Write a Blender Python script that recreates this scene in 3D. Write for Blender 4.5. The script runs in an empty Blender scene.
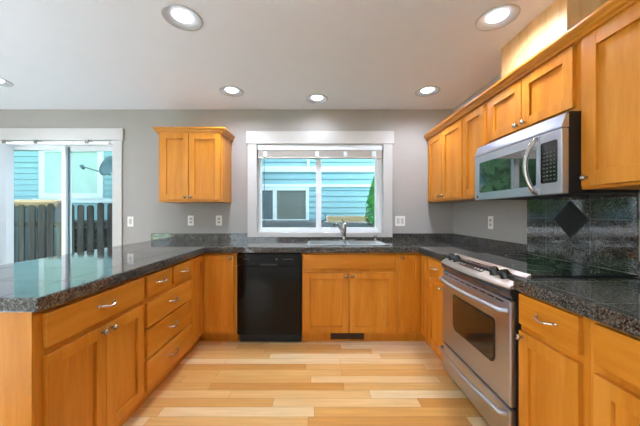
import bpy, bmesh, math, random
from mathutils import Vector
random.seed(7)
C = bpy.context.scene.collection
S = bpy.context.scene

# ------------------------------------------------------------------ camera, sky, exposure
F_PX = 275.0
CAM_Z = 1.23
cd = bpy.data.cameras.new('camera'); cam = bpy.data.objects.new('camera', cd); C.objects.link(cam)
cam.location = (0, 0, CAM_Z); cam.rotation_euler = (math.pi/2, 0, 0)
cd.sensor_fit = 'HORIZONTAL'; cd.sensor_width = 36; cd.lens = F_PX/640*36
cd.shift_x = 3.0/640; cd.clip_start = 0.02; cd.clip_end = 200
S.camera = cam

SKY_COL = (0.74, 0.90, 1.0, 1); SKY_STR = 3.4
LAMP_COL = (0.87, 0.96, 1.16, 1); LAMP_STR = 3.0; LAMP_W = 30.0
SUN_STR = 85.0; SUN_DIR = (0.80, -0.05, -0.55)
w = bpy.data.worlds.new('overcast_sky'); S.world = w; w.use_nodes = True
bg = w.node_tree.nodes['Background']; bg.inputs[0].default_value = SKY_COL; bg.inputs[1].default_value = SKY_STR
sd_ = bpy.data.lights.new('bounce_sun', 'SUN'); bounce_sun = bpy.data.objects.new('bounce_sun', sd_); C.objects.link(bounce_sun)  # added sunlight, aimed through the side windows to bounce off the carpet
sd_.energy = SUN_STR; sd_.angle = math.radians(4); sd_.color = (0.88, 0.95, 1.14)
bounce_sun.rotation_euler = Vector(SUN_DIR).to_track_quat('-Z', 'Y').to_euler(); bounce_sun.location = (-3, -8, 8)
vs = S.view_settings
vs.view_transform = 'Standard'; vs.look = 'None'; vs.gamma = 1; vs.use_curve_mapping = False; vs.exposure = 0.95
S.cycles.use_denoising = True
S.cycles.max_bounces = 10; S.cycles.diffuse_bounces = 6; S.cycles.transparent_max_bounces = 16
S.cycles.sample_clamp_indirect = 8.0
S.cycles.caustics_reflective = False; S.cycles.caustics_refractive = False

# ------------------------------------------------------------------ materials
def srgb(r, g, b):
    f = lambda c: (c/255/12.92) if c/255 <= 0.04045 else ((c/255+0.055)/1.055)**2.4
    return (f(r), f(g), f(b), 1)

class NT:
    def __init__(s, name):
        m = bpy.data.materials.new(name); m.use_nodes = True
        s.m = m; s.t = m.node_tree; s.N = s.t.nodes; s.L = s.t.links
        s.b = s.N['Principled BSDF']
    def n(s, typ, **kw):
        x = s.N.new(typ)
        for k, v in kw.items(): setattr(x, k, v)
        return x
    def l(s, a, b): s.L.new(a, b)
    def math(s, op, a, b=None):
        x = s.n('ShaderNodeMath', operation=op)
        for i, v in enumerate((a, b)):
            if v is None: continue
            if isinstance(v, (int, float)): x.inputs[i].default_value = v
            else: s.l(v, x.inputs[i])
        return x.outputs[0]
    def ramp(s, fac, stops):
        r = s.n('ShaderNodeValToRGB'); e = r.color_ramp.elements
        while len(e) < len(stops): e.new(0.5)
        for q, (p, c) in zip(e, stops): q.position = p; q.color = c
        s.l(fac, r.inputs[0]); return r.outputs[0]
    def noise(s, vec, scale, detail=4, rough=0.6):
        x = s.n('ShaderNodeTexNoise'); x.inputs['Scale'].default_value = scale
        x.inputs['Detail'].default_value = detail; x.inputs['Roughness'].default_value = rough
        if vec is not None: s.l(vec, x.inputs['Vector'])
        return x
    def mix(s, fac, a, b, mode='MIX'):
        x = s.n('ShaderNodeMix', data_type='RGBA', blend_type=mode)
        for i, v in ((0, fac), (6, a), (7, b)):
            if isinstance(v, (int, float, tuple)): x.inputs[i].default_value = v
            else: s.l(v, x.inputs[i])
        return x.outputs[2]
    def bump(s, h, strength, dist=0.002):
        x = s.n('ShaderNodeBump'); x.inputs['Strength'].default_value = strength; x.inputs['Distance'].default_value = dist
        s.l(h, x.inputs['Height']); s.l(x.outputs[0], s.b.inputs['Normal'])

def setb(b, rough=0.5, metal=0.0, spec=0.5, ior=None, coat=0.0, coat_rough=0.05):
    b.inputs['Roughness'].default_value = rough; b.inputs['Metallic'].default_value = metal
    b.inputs['Specular IOR Level'].default_value = spec
    if ior: b.inputs['IOR'].default_value = ior
    b.inputs['Coat Weight'].default_value = coat; b.inputs['Coat Roughness'].default_value = coat_rough

def plain(name, col, rough=0.5, metal=0.0, spec=0.5, vary=0.04, scale=6.0, coat=0.0, bump=0.0):
    k = NT(name); tc = k.n('ShaderNodeTexCoord')
    no = k.noise(tc.outputs['Object'], scale)
    lo = tuple(c*(1-vary) for c in col[:3])+(1,); hi = tuple(min(1, c*(1+vary)) for c in col[:3])+(1,)
    k.l(k.ramp(no.outputs['Fac'], [(0.3, lo), (0.7, hi)]), k.b.inputs['Base Color'])
    setb(k.b, rough, metal, spec, coat=coat)
    if bump:
        n2 = k.noise(tc.outputs['Object'], 160, 3); k.bump(n2.outputs['Fac'], bump, 0.001)
    return k.m

def wood(name, stops, grain, rough=0.36, coat=0.05, fine=1.0):
    k = NT(name); tc = k.n('ShaderNodeTexCoord'); oi = k.n('ShaderNodeObjectInfo')
    ad = k.n('ShaderNodeVectorMath', operation='ADD'); k.l(tc.outputs['Object'], ad.inputs[0])
    sc = k.n('ShaderNodeVectorMath', operation='SCALE'); sc.inputs['Scale'].default_value = 37.0
    cmb = k.n('ShaderNodeCombineXYZ')
    for i in range(3): k.l(oi.outputs['Random'], cmb.inputs[i])
    k.l(cmb.outputs[0], sc.inputs[0]); k.l(sc.outputs[0], ad.inputs[1])
    mp = k.n('ShaderNodeMapping'); s = [9, 9, 9]; s['xyz'.index(grain)] = 0.9
    mp.inputs['Scale'].default_value = s; k.l(ad.outputs[0], mp.inputs['Vector'])
    n1 = k.noise(mp.outputs[0], 1.0, 4, 0.55); n1.inputs['Distortion'].default_value = 0.6
    n2 = k.noise(mp.outputs[0], 7.0, 3, 0.6)
    f = k.math('ADD', k.math('MULTIPLY', n1.outputs['Fac'], 0.72), k.math('MULTIPLY', n2.outputs['Fac'], 0.28))
    f = k.math('ADD', f, k.math('MULTIPLY', k.math('SUBTRACT', oi.outputs['Random'], 0.5), 0.08))
    k.l(k.ramp(f, stops), k.b.inputs['Base Color'])
    setb(k.b, rough, spec=0.3, coat=coat, coat_rough=0.2)
    k.bump(n2.outputs['Fac'], 0.03)
    return k.m

MAPLE = [(0.30, srgb(188, 110, 22)), (0.5, srgb(206, 130, 36)), (0.72, srgb(221, 149, 58))]
M = {}
for g in 'xyz': M['maple_'+g] = wood('honey_maple_grain_'+g, MAPLE, g)
M['ply'] = wood('birch_panel', [(0.3, srgb(205, 150, 90)), (0.5, srgb(226, 180, 122)), (0.7, srgb(235, 196, 144))], 'z', 0.45, 0.05)
M['carpet'] = plain('pale_bounce_carpet', srgb(222, 220, 216), 0.95, vary=0.04, scale=60, spec=0.1)
M['baffle'] = plain('satin_baffle', srgb(186, 184, 181), 0.45)
M['wall'] = plain('greige_paint', srgb(168, 162, 155), 0.75, vary=0.015, spec=0.25, bump=0.05)
M['ceiling'] = plain('ceiling_paint', srgb(238, 239, 242), 0.8, vary=0.01, spec=0.2, bump=0.08)
M['trim'] = plain('white_trim_paint', srgb(198, 194, 188), 0.4, vary=0.01)
M['vinyl'] = plain('white_vinyl', srgb(240, 242, 243), 0.35, vary=0.01)
M['blind'] = plain('blind_slats', srgb(226, 216, 206), 0.5, vary=0.02)
M['vane'] = plain('blind_vane', srgb(236, 240, 243), 0.55, vary=0.01)
M['slate'] = plain('slate_strip', srgb(96, 118, 130), 0.5)
M['plate'] = plain('switch_plastic', srgb(240, 236, 226), 0.35, vary=0.01)
M['slot'] = plain('dark_slot', srgb(60, 56, 52), 0.5)
M['nickel'] = plain('brushed_nickel', (0.46, 0.43, 0.39, 1), 0.24, 1.0)
M['chrome'] = plain('chrome', (0.80, 0.80, 0.80, 1), 0.10, 1.0, vary=0.01)
M['black'] = plain('black_gloss', (0.010, 0.010, 0.011, 1), 0.13, coat=0.3)
M['dw_black'] = plain('dishwasher_black', (0.006, 0.0045, 0.0035, 1), 0.07, spec=0.2)
M['matte_black'] = plain('matte_black', (0.012, 0.012, 0.013, 1), 0.45)
M['charcoal'] = plain('charcoal_enamel', (0.035, 0.036, 0.042, 1), 0.22, coat=0.4)
M['glass_black'] = plain('black_ceramic_glass', (0.012, 0.012, 0.014, 1), 0.04, spec=0.8, vary=0.01)
M['oven_glass'] = plain('oven_window_glass', (0.030, 0.016, 0.008, 1), 0.06, spec=0.7)
M['mw_glass'] = plain('microwave_window_glass', (0.012, 0.014, 0.016, 1), 0.03, spec=0.5, vary=0.01)
M['mw_glass'].node_tree.nodes['Principled BSDF'].inputs['IOR'].default_value = 2.6
M['mark'] = plain('printed_mark', srgb(185, 185, 180), 0.5)
M['grey_mark'] = plain('dim_mark', srgb(105, 105, 104), 0.5)
M['display'] = plain('display_window', (0.035, 0.022, 0.012, 1), 0.3, spec=0.15)
M['warm_steel'] = plain('satin_console', (0.44, 0.38, 0.32, 1), 0.42, 1.0)
M['vent_brown'] = plain('vent_metal', srgb(95, 58, 26), 0.45, 0.3)

def steel(name, col, rough, axis):
    k = NT(name); tc = k.n('ShaderNodeTexCoord'); mp = k.n('ShaderNodeMapping')
    s = [220, 220, 220]; s['xyz'.index(axis)] = 2.0
    mp.inputs['Scale'].default_value = s; k.l(tc.outputs['Object'], mp.inputs['Vector'])
    n1 = k.noise(mp.outputs[0], 1.0, 2)
    k.l(k.ramp(n1.outputs['Fac'], [(0.3, tuple(c*0.97 for c in col)+(1,)), (0.7, tuple(col)+(1,))]), k.b.inputs['Base Color'])
    setb(k.b, rough, 1.0)
    k.l(k.math('ADD', k.math('MULTIPLY', n1.outputs['Fac'], 0.02), rough-0.01), k.b.inputs['Roughness'])
    return k.m
M['steel'] = steel('brushed_steel', (0.58, 0.61, 0.68), 0.36, 'y')
M['sink_steel'] = steel('sink_steel', (0.72, 0.74, 0.76), 0.22, 'x')

def granite(name, tile, ox, oy, planes, ior=1.62, dark=1.0):
    """polished speckled granite tiles; planes: which two object axes carry the joints"""
    k = NT(name); tc = k.n('ShaderNodeTexCoord'); P = tc.outputs['Object']
    v = k.n('ShaderNodeTexVoronoi'); v.inputs['Scale'].default_value = 210; k.l(P, v.inputs['Vector'])
    n1 = k.noise(P, 60, 5, 0.7); n2 = k.noise(P, 5, 3)
    sx = k.n('ShaderNodeSeparateColor'); k.l(v.outputs['Color'], sx.inputs[0])
    f = k.math('ADD', k.math('MULTIPLY', sx.outputs[0], 0.55), k.math('MULTIPLY', n1.outputs['Fac'], 0.5))
    f = k.math('ADD', f, k.math('MULTIPLY', k.math('SUBTRACT', n2.outputs['Fac'], 0.5), 0.25))
    col = k.ramp(f, [(0.25, (0.010, 0.009, 0.009, 1)), (0.48, (0.050, 0.044, 0.038, 1)), (0.68, (0.12, 0.104, 0.086, 1)), (0.88, (0.24, 0.21, 0.18, 1))])
    sp = k.n('ShaderNodeSeparateXYZ'); k.l(P, sp.inputs[0])
    masks = []
    for ax, off in zip(planes, (ox, oy)):
        q = k.math('FRACT', k.math('DIVIDE', k.math('SUBTRACT', sp.outputs['xyz'.index(ax)], off-100*tile), tile))
        e = k.math('ABSOLUTE', k.math('SUBTRACT', q, 0.5))
        masks.append(k.math('GREATER_THAN', e, 0.5-0.0026/tile))
    g = k.math('MAXIMUM', masks[0], masks[1])
    col = k.mix(g, col, (0.03, 0.028, 0.026, 1))
    if dark != 1.0: col = k.mix(1.0, col, (dark, dark, dark, 1), 'MULTIPLY')
    k.l(col, k.b.inputs['Base Color'])
    setb(k.b, 0.07, spec=0.5, ior=ior)
    k.l(k.math('ADD', 0.06, k.math('MULTIPLY', g, 0.5)), k.b.inputs['Roughness'])
    return k.m
M['granite'] = granite('granite_tile', 0.305, 0.95, 2.545, 'xy')
M['granite_wall'] = granite('granite_wall_tile', 0.305, 1.707, 1.19, 'yz', 2.1, 0.75)
M['granite_plain'] = plain('honed_granite', (0.022, 0.018, 0.016, 1), 0.35, spec=0.3, vary=0.5, scale=90)

def floor_mat():
    k = NT('maple_strip_floor'); tc = k.n('ShaderNodeTexCoord'); sp = k.n('ShaderNodeSeparateXYZ'); k.l(tc.outputs['Object'], sp.inputs[0])
    W, Ln = 0.083, 0.95
    r = k.math('DIVIDE', sp.outputs[1], W); row = k.math('FLOOR', r); fy = k.math('FRACT', r)
    wn = k.n('ShaderNodeTexWhiteNoise', noise_dimensions='1D'); k.l(row, wn.inputs['W'])
    c = k.math('ADD', k.math('DIVIDE', sp.outputs[0], Ln), k.math('MULTIPLY', wn.outputs['Value'], 7.3))
    col = k.math('FLOOR', c); fx = k.math('FRACT', c)
    cb = k.n('ShaderNodeCombineXYZ'); k.l(row, cb.inputs[0]); k.l(col, cb.inputs[1])
    w2 = k.n('ShaderNodeTexWhiteNoise', noise_dimensions='2D'); k.l(cb.outputs[0], w2.inputs['Vector'])
    # grain
    mp = k.n('ShaderNodeMapping'); mp.inputs['Scale'].default_value = (1.5, 22, 1)
    a2 = k.n('ShaderNodeVectorMath', operation='ADD'); k.l(tc.outputs['Object'], a2.inputs[0]); k.l(w2.outputs['Color'], a2.inputs[1])
    k.l(a2.outputs[0], mp.inputs['Vector'])
    n1 = k.noise(mp.outputs[0], 2.0, 4)
    base = k.ramp(w2.outputs['Value'], [(0.0, srgb(210, 148, 74)), (0.3, srgb(222, 165, 92)), (0.6, srgb(228, 178, 110)), (0.85, srgb(236, 200, 146)), (1.0, srgb(240, 213, 170))])
    gr = k.ramp(n1.outputs['Fac'], [(0.3, (0.86, 0.82, 0.76, 1)), (0.65, (1.0, 1.0, 1.0, 1))])
    colr = k.mix(1.0, base, gr, 'MULTIPLY')
    ey = k.math('GREATER_THAN', k.math('ABSOLUTE', k.math('SUBTRACT', fy, 0.5)), 0.5-0.0011/W)
    ex = k.math('GREATER_THAN', k.math('ABSOLUTE', k.math('SUBTRACT', fx, 0.5)), 0.5-0.0011/Ln)
    g = k.math('MAXIMUM', ex, ey)
    k.l(k.mix(k.math('MULTIPLY', g, 0.7), colr, srgb(120, 74, 32)), k.b.inputs['Base Color'])
    setb(k.b, 0.28, spec=0.5, coat=0.2, coat_rough=0.15)
    return k.m
M['floor'] = floor_mat()

def glass_mat():
    k = NT('window_glass'); N = k.N; N.remove(k.b)
    tr = k.n('ShaderNodeBsdfTransparent'); tr.inputs[0].default_value = (0.97, 0.99, 0.985, 1)
    gl = k.n('ShaderNodeBsdfGlossy'); gl.inputs['Roughness'].default_value = 0.01
    lw = k.n('ShaderNodeLayerWeight'); lw.inputs['Blend'].default_value = 0.5
    fac = k.math('ADD', 0.012, k.math('MULTIPLY', k.math('POWER', lw.outputs['Facing'], 5.0), 0.9))
    mx = k.n('ShaderNodeMixShader'); k.l(fac, mx.inputs[0]); k.l(tr.outputs[0], mx.inputs[1]); k.l(gl.outputs[0], mx.inputs[2])
    k.l(mx.outputs[0], N['Material Output'].inputs[0]); return k.m
M['glass'] = glass_mat()

def emit(name, col, strength):
    k = NT(name); k.b.inputs['Base Color'].default_value = (0.9, 0.9, 0.9, 1)
    k.b.inputs['Emission Color'].default_value = col; k.b.inputs['Emission Strength'].default_value = strength
    return k.m
M['lens'] = emit('lit_lens', LAMP_COL, LAMP_STR)
# outdoors
M['siding'] = plain('blue_siding', srgb(150, 186, 196), 0.6, vary=0.03, spec=0.3)
M['out_white'] = plain('outdoor_white', srgb(232, 236, 238), 0.5, vary=0.02)
M['far_glass'] = plain('neighbour_glass', srgb(128, 128, 124), 0.15, spec=0.2)
M['far_curtain'] = plain('neighbour_curtain', srgb(182, 206, 202), 0.35, spec=0.4, vary=0.06, scale=3)
M['far_dark'] = plain('neighbour_dark_glass', srgb(78, 96, 106), 0.15, spec=0.2)
M['fence'] = wood('weathered_fence', [(0.3, srgb(58, 52, 52)), (0.5, srgb(84, 76, 76)), (0.72, srgb(112, 106, 106))], 'z', 0.85, 0.0)
M['cedar'] = wood('pale_cedar', [(0.3, srgb(176, 140, 104)), (0.5, srgb(204, 168, 130)), (0.7, srgb(220, 190, 154))], 'x', 0.8, 0.0)
M['mulch'] = plain('dark_mulch', srgb(62, 62, 64), 0.9, vary=0.9, scale=16)
M['grass'] = plain('ground_grass', srgb(92, 110, 70), 0.9, vary=0.4, scale=12)
M['dish'] = plain('dish_grey', srgb(88, 106, 116), 0.5)
M['bark'] = plain('bark', srgb(92, 74, 58), 0.9, vary=0.3, scale=20)
M['leaf'] = plain('leaf_green', srgb(104, 150, 88), 0.55, vary=0.45, scale=9)
M['conifer'] = plain('conifer_green', srgb(70, 150, 60), 0.6, vary=0.5, scale=14)
M['hose'] = plain('hose_blue', srgb(60, 96, 122), 0.5)

# ------------------------------------------------------------------ mesh helpers
class MB:
    def __init__(s): s.bm = bmesh.new()
    def box(s, x0, x1, y0, y1, z0, z1, bev=0.0, mi=0):
        x0, x1 = sorted((x0, x1)); y0, y1 = sorted((y0, y1)); z0, z1 = sorted((z0, z1))
        vs_ = [s.bm.verts.new((x, y, z)) for x in (x0, x1) for y in (y0, y1) for z in (z0, z1)]
        idx = [(0,1,3,2),(4,6,7,5),(0,4,5,1),(2,3,7,6),(0,2,6,4),(1,5,7,3)]
        fs = [s.bm.faces.new([vs_[i] for i in f]) for f in idx]
        for f in fs: f.material_index = mi
        if bev:
            es = list({e for f in fs for e in f.edges})
            r = bmesh.ops.bevel(s.bm, geom=es, offset=bev, segments=2, profile=0.5, affect='EDGES')
            for f in r['faces']: f.material_index = mi
        return s
    def prism(s, pts, ext, smooth=False):
        """pts: 3D polygon, ext: extrusion vector"""
        ext = Vector(ext); a = [s.bm.verts.new(p) for p in pts]; b = [s.bm.verts.new(Vector(p)+ext) for p in pts]
        n = len(pts); s.bm.faces.new(a[::-1]); s.bm.faces.new(b)
        for i in range(n):
            f = s.bm.faces.new((a[i], a[(i+1) % n], b[(i+1) % n], b[i])); f.smooth = smooth
        return s
    def lathe(s, base, axis, prof, seg=20, caps=True):
        """prof: list of (distance along axis, radius)"""
        base = Vector(base); ax = Vector(axis).normalized()
        t = Vector((0, 0, 1)) if abs(ax.z) < 0.9 else Vector((1, 0, 0))
        u = ax.cross(t).normalized(); v = ax.cross(u)
        rings = []
        for d, r in prof:
            rings.append([s.bm.verts.new(base+ax*d+(u*math.cos(2*math.pi*i/seg)+v*math.sin(2*math.pi*i/seg))*max(r, 1e-5)) for i in range(seg)])
        for A, B in zip(rings, rings[1:]):
            for i in range(seg):
                f = s.bm.faces.new((A[i], A[(i+1) % seg], B[(i+1) % seg], B[i])); f.smooth = True
        if caps:
            s.bm.faces.new(rings[0][::-1]); s.bm.faces.new(rings[-1])
        return s
    def tube(s, pts, rad, seg=10):
        pts = [Vector(p) for p in pts]; n = len(pts)
        rads = rad if isinstance(rad, (list, tuple)) else [rad]*n
        rings = []; pu = None
        for i, p in enumerate(pts):
            d = (pts[min(i+1, n-1)]-pts[max(i-1, 0)]).normalized()
            if pu is None:
                t = Vector((0, 0, 1)) if abs(d.z) < 0.9 else Vector((1, 0, 0))
                u = d.cross(t).normalized()
            else: u = (pu-d*pu.dot(d)).normalized()
            pu = u; v = d.cross(u)
            rings.append([s.bm.verts.new(p+(u*math.cos(2*math.pi*k/seg)+v*math.sin(2*math.pi*k/seg))*rads[i]) for k in range(seg)])
        for A, B in zip(rings, rings[1:]):
            for k in range(seg):
                f = s.bm.faces.new((A[k], A[(k+1) % seg], B[(k+1) % seg], B[k])); f.smooth = True
        s.bm.faces.new(rings[0][::-1]); s.bm.faces.new(rings[-1])
        return s
    def cells(s, us, vs_, inside, w0, w1, mp):
        """slab of grid cells kept by inside(u,v), extruded w0..w1, only its outer faces; mp(u,v,w)->xyz"""
        K = {}
        def V(i, j, k):
            if (i, j, k) not in K: K[(i, j, k)] = s.bm.verts.new(mp(us[i], vs_[j], (w0, w1)[k]))
            return K[(i, j, k)]
        nu, nv = len(us)-1, len(vs_)-1
        on = [[inside((us[i]+us[i+1])/2, (vs_[j]+vs_[j+1])/2) for j in range(nv)] for i in range(nu)]
        at = lambda i, j: 0 <= i < nu and 0 <= j < nv and on[i][j]
        for i in range(nu):
            for j in range(nv):
                if not on[i][j]: continue
                for k in (0, 1): s.bm.faces.new([V(i,j,k), V(i+1,j,k), V(i+1,j+1,k), V(i,j+1,k)])
                for (di, dj, a, b) in ((-1,0,(i,j),(i,j+1)), (1,0,(i+1,j),(i+1,j+1)), (0,-1,(i,j),(i+1,j)), (0,1,(i,j+1),(i+1,j+1))):
                    if not at(i+di, j+dj):
                        s.bm.faces.new([V(*a,0), V(*b,0), V(*b,1), V(*a,1)])
        return s
    def build(s, name, mats, parent=None, world=(0, 0, 0)):
        bmesh.ops.recalc_face_normals(s.bm, faces=s.bm.faces)
        me = bpy.data.meshes.new(name)
        if parent is not None: world = parent_world(parent)
        bmesh.ops.translate(s.bm, verts=s.bm.verts, vec=-Vector(world))
        s.bm.to_mesh(me); s.bm.free()
        for m in (mats if isinstance(mats, (list, tuple)) else [mats]): me.materials.append(m)
        o = bpy.data.objects.new(name, me); C.objects.link(o)
        if parent is not None: o.parent = parent
        else: o.location = world
        return o

def parent_world(p):
    v = Vector((0, 0, 0))
    while p is not None: v += p.location; p = p.parent
    return v

def tag(o, label, cat, group=None, kind=None):
    o['label'] = label; o['category'] = cat
    if group: o['group'] = group
    if kind: o['kind'] = kind
    return o
def thing(name, loc, label, cat, group=None):
    o = bpy.data.objects.new(name, None); C.objects.link(o); o.location = loc; o.empty_display_size = 0.05
    return tag(o, label, cat, group)
def struct(o, label=None, cat=None):
    o['kind'] = 'structure'
    if label: o['label'] = label; o['category'] = cat
    return o

# ------------------------------------------------------------------ key dimensions
YB = 3.20          # back wall
XR = 1.585         # right wall
XL = -5.2; YF = -3.6
ZC = 2.435         # ceiling
CT = 0.915; CB = 0.86   # worktop top / underside
LX, BY, RX = -1.055, 2.57, 0.97   # door-front planes of the left, back and right runs
T = 0.02           # door thickness

# ------------------------------------------------------------------ room shell
def inrect(u, v, r): return r[0] < u < r[1] and r[2] < v < r[3]
W1 = (-0.715, 0.785, 0.985, 2.045)     # kitchen window opening
D1 = (-3.75, -2.345, 0.0, 2.085)       # patio door opening
mb = MB(); mb.cells([XL-0.15, D1[0], D1[1], W1[0], W1[1], XR+0.15], [-0.1, 0.0, W1[2], W1[3], D1[3], ZC+0.1],
    lambda u, v: not inrect(u, v, W1) and not inrect(u, v, D1), YB, YB+0.14, lambda u, v, w_: (u, w_, v))
struct(mb.build('wall_back', M['wall']), 'greige painted wall holding the kitchen window and the patio door', 'wall')
mb = MB(); mb.box(XR, XR+0.14, YF, YB, -0.1, ZC+0.1)
struct(mb.build('wall_right', M['wall']), 'greige painted wall behind the range and right cabinets', 'wall')
WL = (-3.5, -2.3, 0.1, 2.2); WM = (0.7, 1.1, 0.1, 2.2)  # unseen openings, placed to let sunlight onto the carpet
mb = MB(); mb.cells([YF-0.14, WL[0], WL[1], WM[0], WM[1], YB], [-0.1, WL[2], WL[3], ZC+0.1], lambda u, v: not inrect(u, v, WL) and not inrect(u, v, WM), XL-0.14, XL, lambda u, v, w_: (w_, u, v))
struct(mb.build('wall_left', M['wall']), 'greige wall of the dining area with two tall windows added for daylight', 'wall')
WF = (-3.2, -1.4, 0.9, 2.1)
mb = MB(); mb.cells([XL, WF[0], WF[1], XR+0.14], [-0.1, WF[2], WF[3], ZC+0.1], lambda u, v: not inrect(u, v, WF), YF-0.14, YF, lambda u, v, w_: (u, w_, v))
struct(mb.build('wall_front', M['wall']), 'greige wall with an added two pane daylight window facing the kitchen', 'wall')
mb = MB(); mb.box(-1.95, XR, 0.0, YB, -0.1, 0)
struct(mb.build('floor', M['floor']), 'pale maple strip floor', 'floor')
mb = MB(); mb.box(XL, XR, YF, 0.0, -0.1, 0); mb.box(XL, -1.95, 0.0, YB, -0.1, 0)  # unseen pale carpet, added to bounce neutral light upward
struct(mb.build('bounce_carpet', M['carpet']), 'unseen pale carpet added to bounce neutral light into the kitchen', 'floor')
mb = MB(); mb.box(XL-0.14, 8, YF-0.14, YB+0.14, ZC+0.125, 7.0); mb.box(-14, XL-0.14, 2.0, YB+0.14, ZC+0.125, 7.0)  # unseen masses added overhead to keep sunlight off the house opposite
struct(mb.build('wall_sun_block', M['siding']), 'unseen block above the kitchen, added to shade the house next door', 'wall')

CANS = [(-0.83, 1.698), (1.112, 1.698), (-0.845, 2.72), (1.092, 2.72), (0.0, 2.90), (-2.93, 2.50),
        (-0.83, -2.4), (1.1, -2.4)]  # last pair unseen, added to light the room behind the camera
mb = MB(); mb.box(XL-0.14, XR+0.14, YF-0.14, YB+0.14, ZC, ZC+0.12)
ceil = mb.build('ceiling', M['ceiling'])
cut = MB()
for x, y in CANS: cut.lathe((x, y, ZC-0.05), (0, 0, 1), [(0, 0.101), (0.11, 0.101)], 40)
co = cut.build('cutter', M['ceiling'])
md = ceil.modifiers.new('holes', 'BOOLEAN'); md.object = co; md.operation = 'DIFFERENCE'; md.solver = 'EXACT'
dg = bpy.context.evaluated_depsgraph_get()
nm = bpy.data.meshes.new_from_object(ceil.evaluated_get(dg)); ceil.modifiers.clear(); ceil.data = nm
bpy.data.objects.remove(co, do_unlink=True)
struct(ceil, 'flat white ceiling with recessed lights', 'ceiling')

# kitchen window: casing, jamb, frame, mullion, panes
win = bpy.data.objects.new('window_1', None); C.objects.link(win); win.location = (0.035, YB, 0.95)
struct(win, 'two pane white kitchen window over the sink', 'window')
mb = MB()
mb.box(-0.803, -0.698, YB-0.02, YB, 0.951, 2.03, 0.002); mb.box(0.768, 0.873, YB-0.02, YB, 0.951, 2.03, 0.002)
mb.box(-0.698, 0.768, YB-0.02, YB, 0.951, 0.998, 0.002)
mb.box(-0.818, 0.89, YB-0.028, YB, 2.03, 2.177, 0.003)
mb.build('window_casing', M['trim'], win)
mb = MB()
mb.box(-0.715, -0.698, YB-0.01, YB+0.13, 0.985, 2.045); mb.box(0.768, 0.785, YB-0.01, YB+0.13, 0.985, 2.045)
mb.box(-0.715, 0.785, YB-0.01, YB+0.13, 0.985, 1.0); mb.box(-0.715, 0.785, YB-0.01, YB+0.13, 2.03, 2.045)
mb.build('window_jamb', M['trim'], win)
mb = MB(); y0, y1 = YB+0.065, YB+0.125
mb.box(-0.698, -0.662, y0, y1, 1.0, 2.03, 0.003); mb.box(0.728, 0.768, y0, y1, 1.0, 2.03, 0.003)
mb.box(0.695, 0.73, y0+0.015, y1, 1.03, 2.03, 0.003)
mb.box(-0.662, 0.728, y0, y1, 1.0, 1.055, 0.003); mb.box(-0.662, 0.728, y0, y1, 1.99, 2.03, 0.003)
mb.box(-0.012, 0.052, y0+0.01, y1, 1.055, 1.99, 0.003)
mb.build('window_frame', M['vinyl'], win)
for a, b in ((-0.662, -0.012), (0.052, 0.695)):
    mb = MB(); mb.box(a, b, YB+0.094, YB+0.098, 1.055, 1.99); mb.build('pane', M['glass'], win)

# patio door
door = bpy.data.objects.new('door_1', None); C.objects.link(door); door.location = (-3.05, YB, 0)
struct(door, 'white sliding glass patio door left of the kitchen', 'door')
mb = MB()
mb.box(-2.364, -2.26, YB-0.02, YB, 0.0, 2.07, 0.002); mb.box(-3.835, -3.73, YB-0.02, YB, 0.0, 2.07, 0.002)
mb.box(-3.855, -2.24, YB-0.028, YB, 2.07, 2.21, 0.003)
mb.build('door_casing', M['trim'], door)
mb = MB()
mb.box(-3.75, -3.715, YB, YB+0.14, 0, 2.085); mb.box(-2.38, -2.345, YB, YB+0.14, 0, 2.085); mb.box(-3.715, -2.38, YB, YB+0.14, 2.03, 2.085)
mb.box(-3.715, -2.38, YB, YB+0.14, 0, 0.04)
mb.build('door_frame', M['vinyl'], door)
def panel(x0, x1, y, mat):
    mb = MB(); a = 0.045
    mb.box(x0, x0+a, y, y+0.035, 0.04, 2.03, 0.002); mb.box(x1-a, x1, y, y+0.035, 0.04, 2.03, 0.002)
    mb.box(x0+a, x1-a, y, y+0.035, 1.975, 2.03, 0.002); mb.box(x0+a, x1-a, y, y+0.035, 0.04, 0.12, 0.002)
    p = mb.build('door_panel', mat, door)
    mb = MB(); mb.box(x0+a, x1-a, y+0.016, y+0.02, 0.12, 1.975); mb.build('pane', M['glass'], p)
panel(-3.715, -2.975, YB+0.05, M['vinyl']); panel(-3.015, -2.38, YB+0.095, M['vinyl'])
mb = MB(); mb.box(-3.012, -2.955, YB+0.0865, YB+0.0945, 0.06, 2.02); mb.build('stile_strip', M['slate'], door)  # slate-coloured strip along the stile of the second panel
# vertical blind, drawn to the left
vb = thing('vertical_blind', (-3.0, YB-0.05, 2.0), 'white vertical blind drawn aside at the left edge of the patio door', 'blind')
mb = MB(); mb.box(-3.72, -2.37, YB-0.07, YB-0.035, 2.012, 2.042, 0.003); mb.build('headrail', M['vinyl'], vb)
for x in (-3.56, -3.20, -2.62):
    mb = MB(); mb.box(x-0.02, x+0.02, YB-0.078, YB-0.002, 2.02, 2.062, 0.003); mb.build('bracket', M['nickel'], vb)
for i in range(9):
    x = -3.71+0.024*i
    mb = MB(); mb.box(x-0.001, x+0.001, YB-0.098, YB-0.009, 0.06, 2.010); mb.build('vane', M['vane'], vb)

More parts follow.
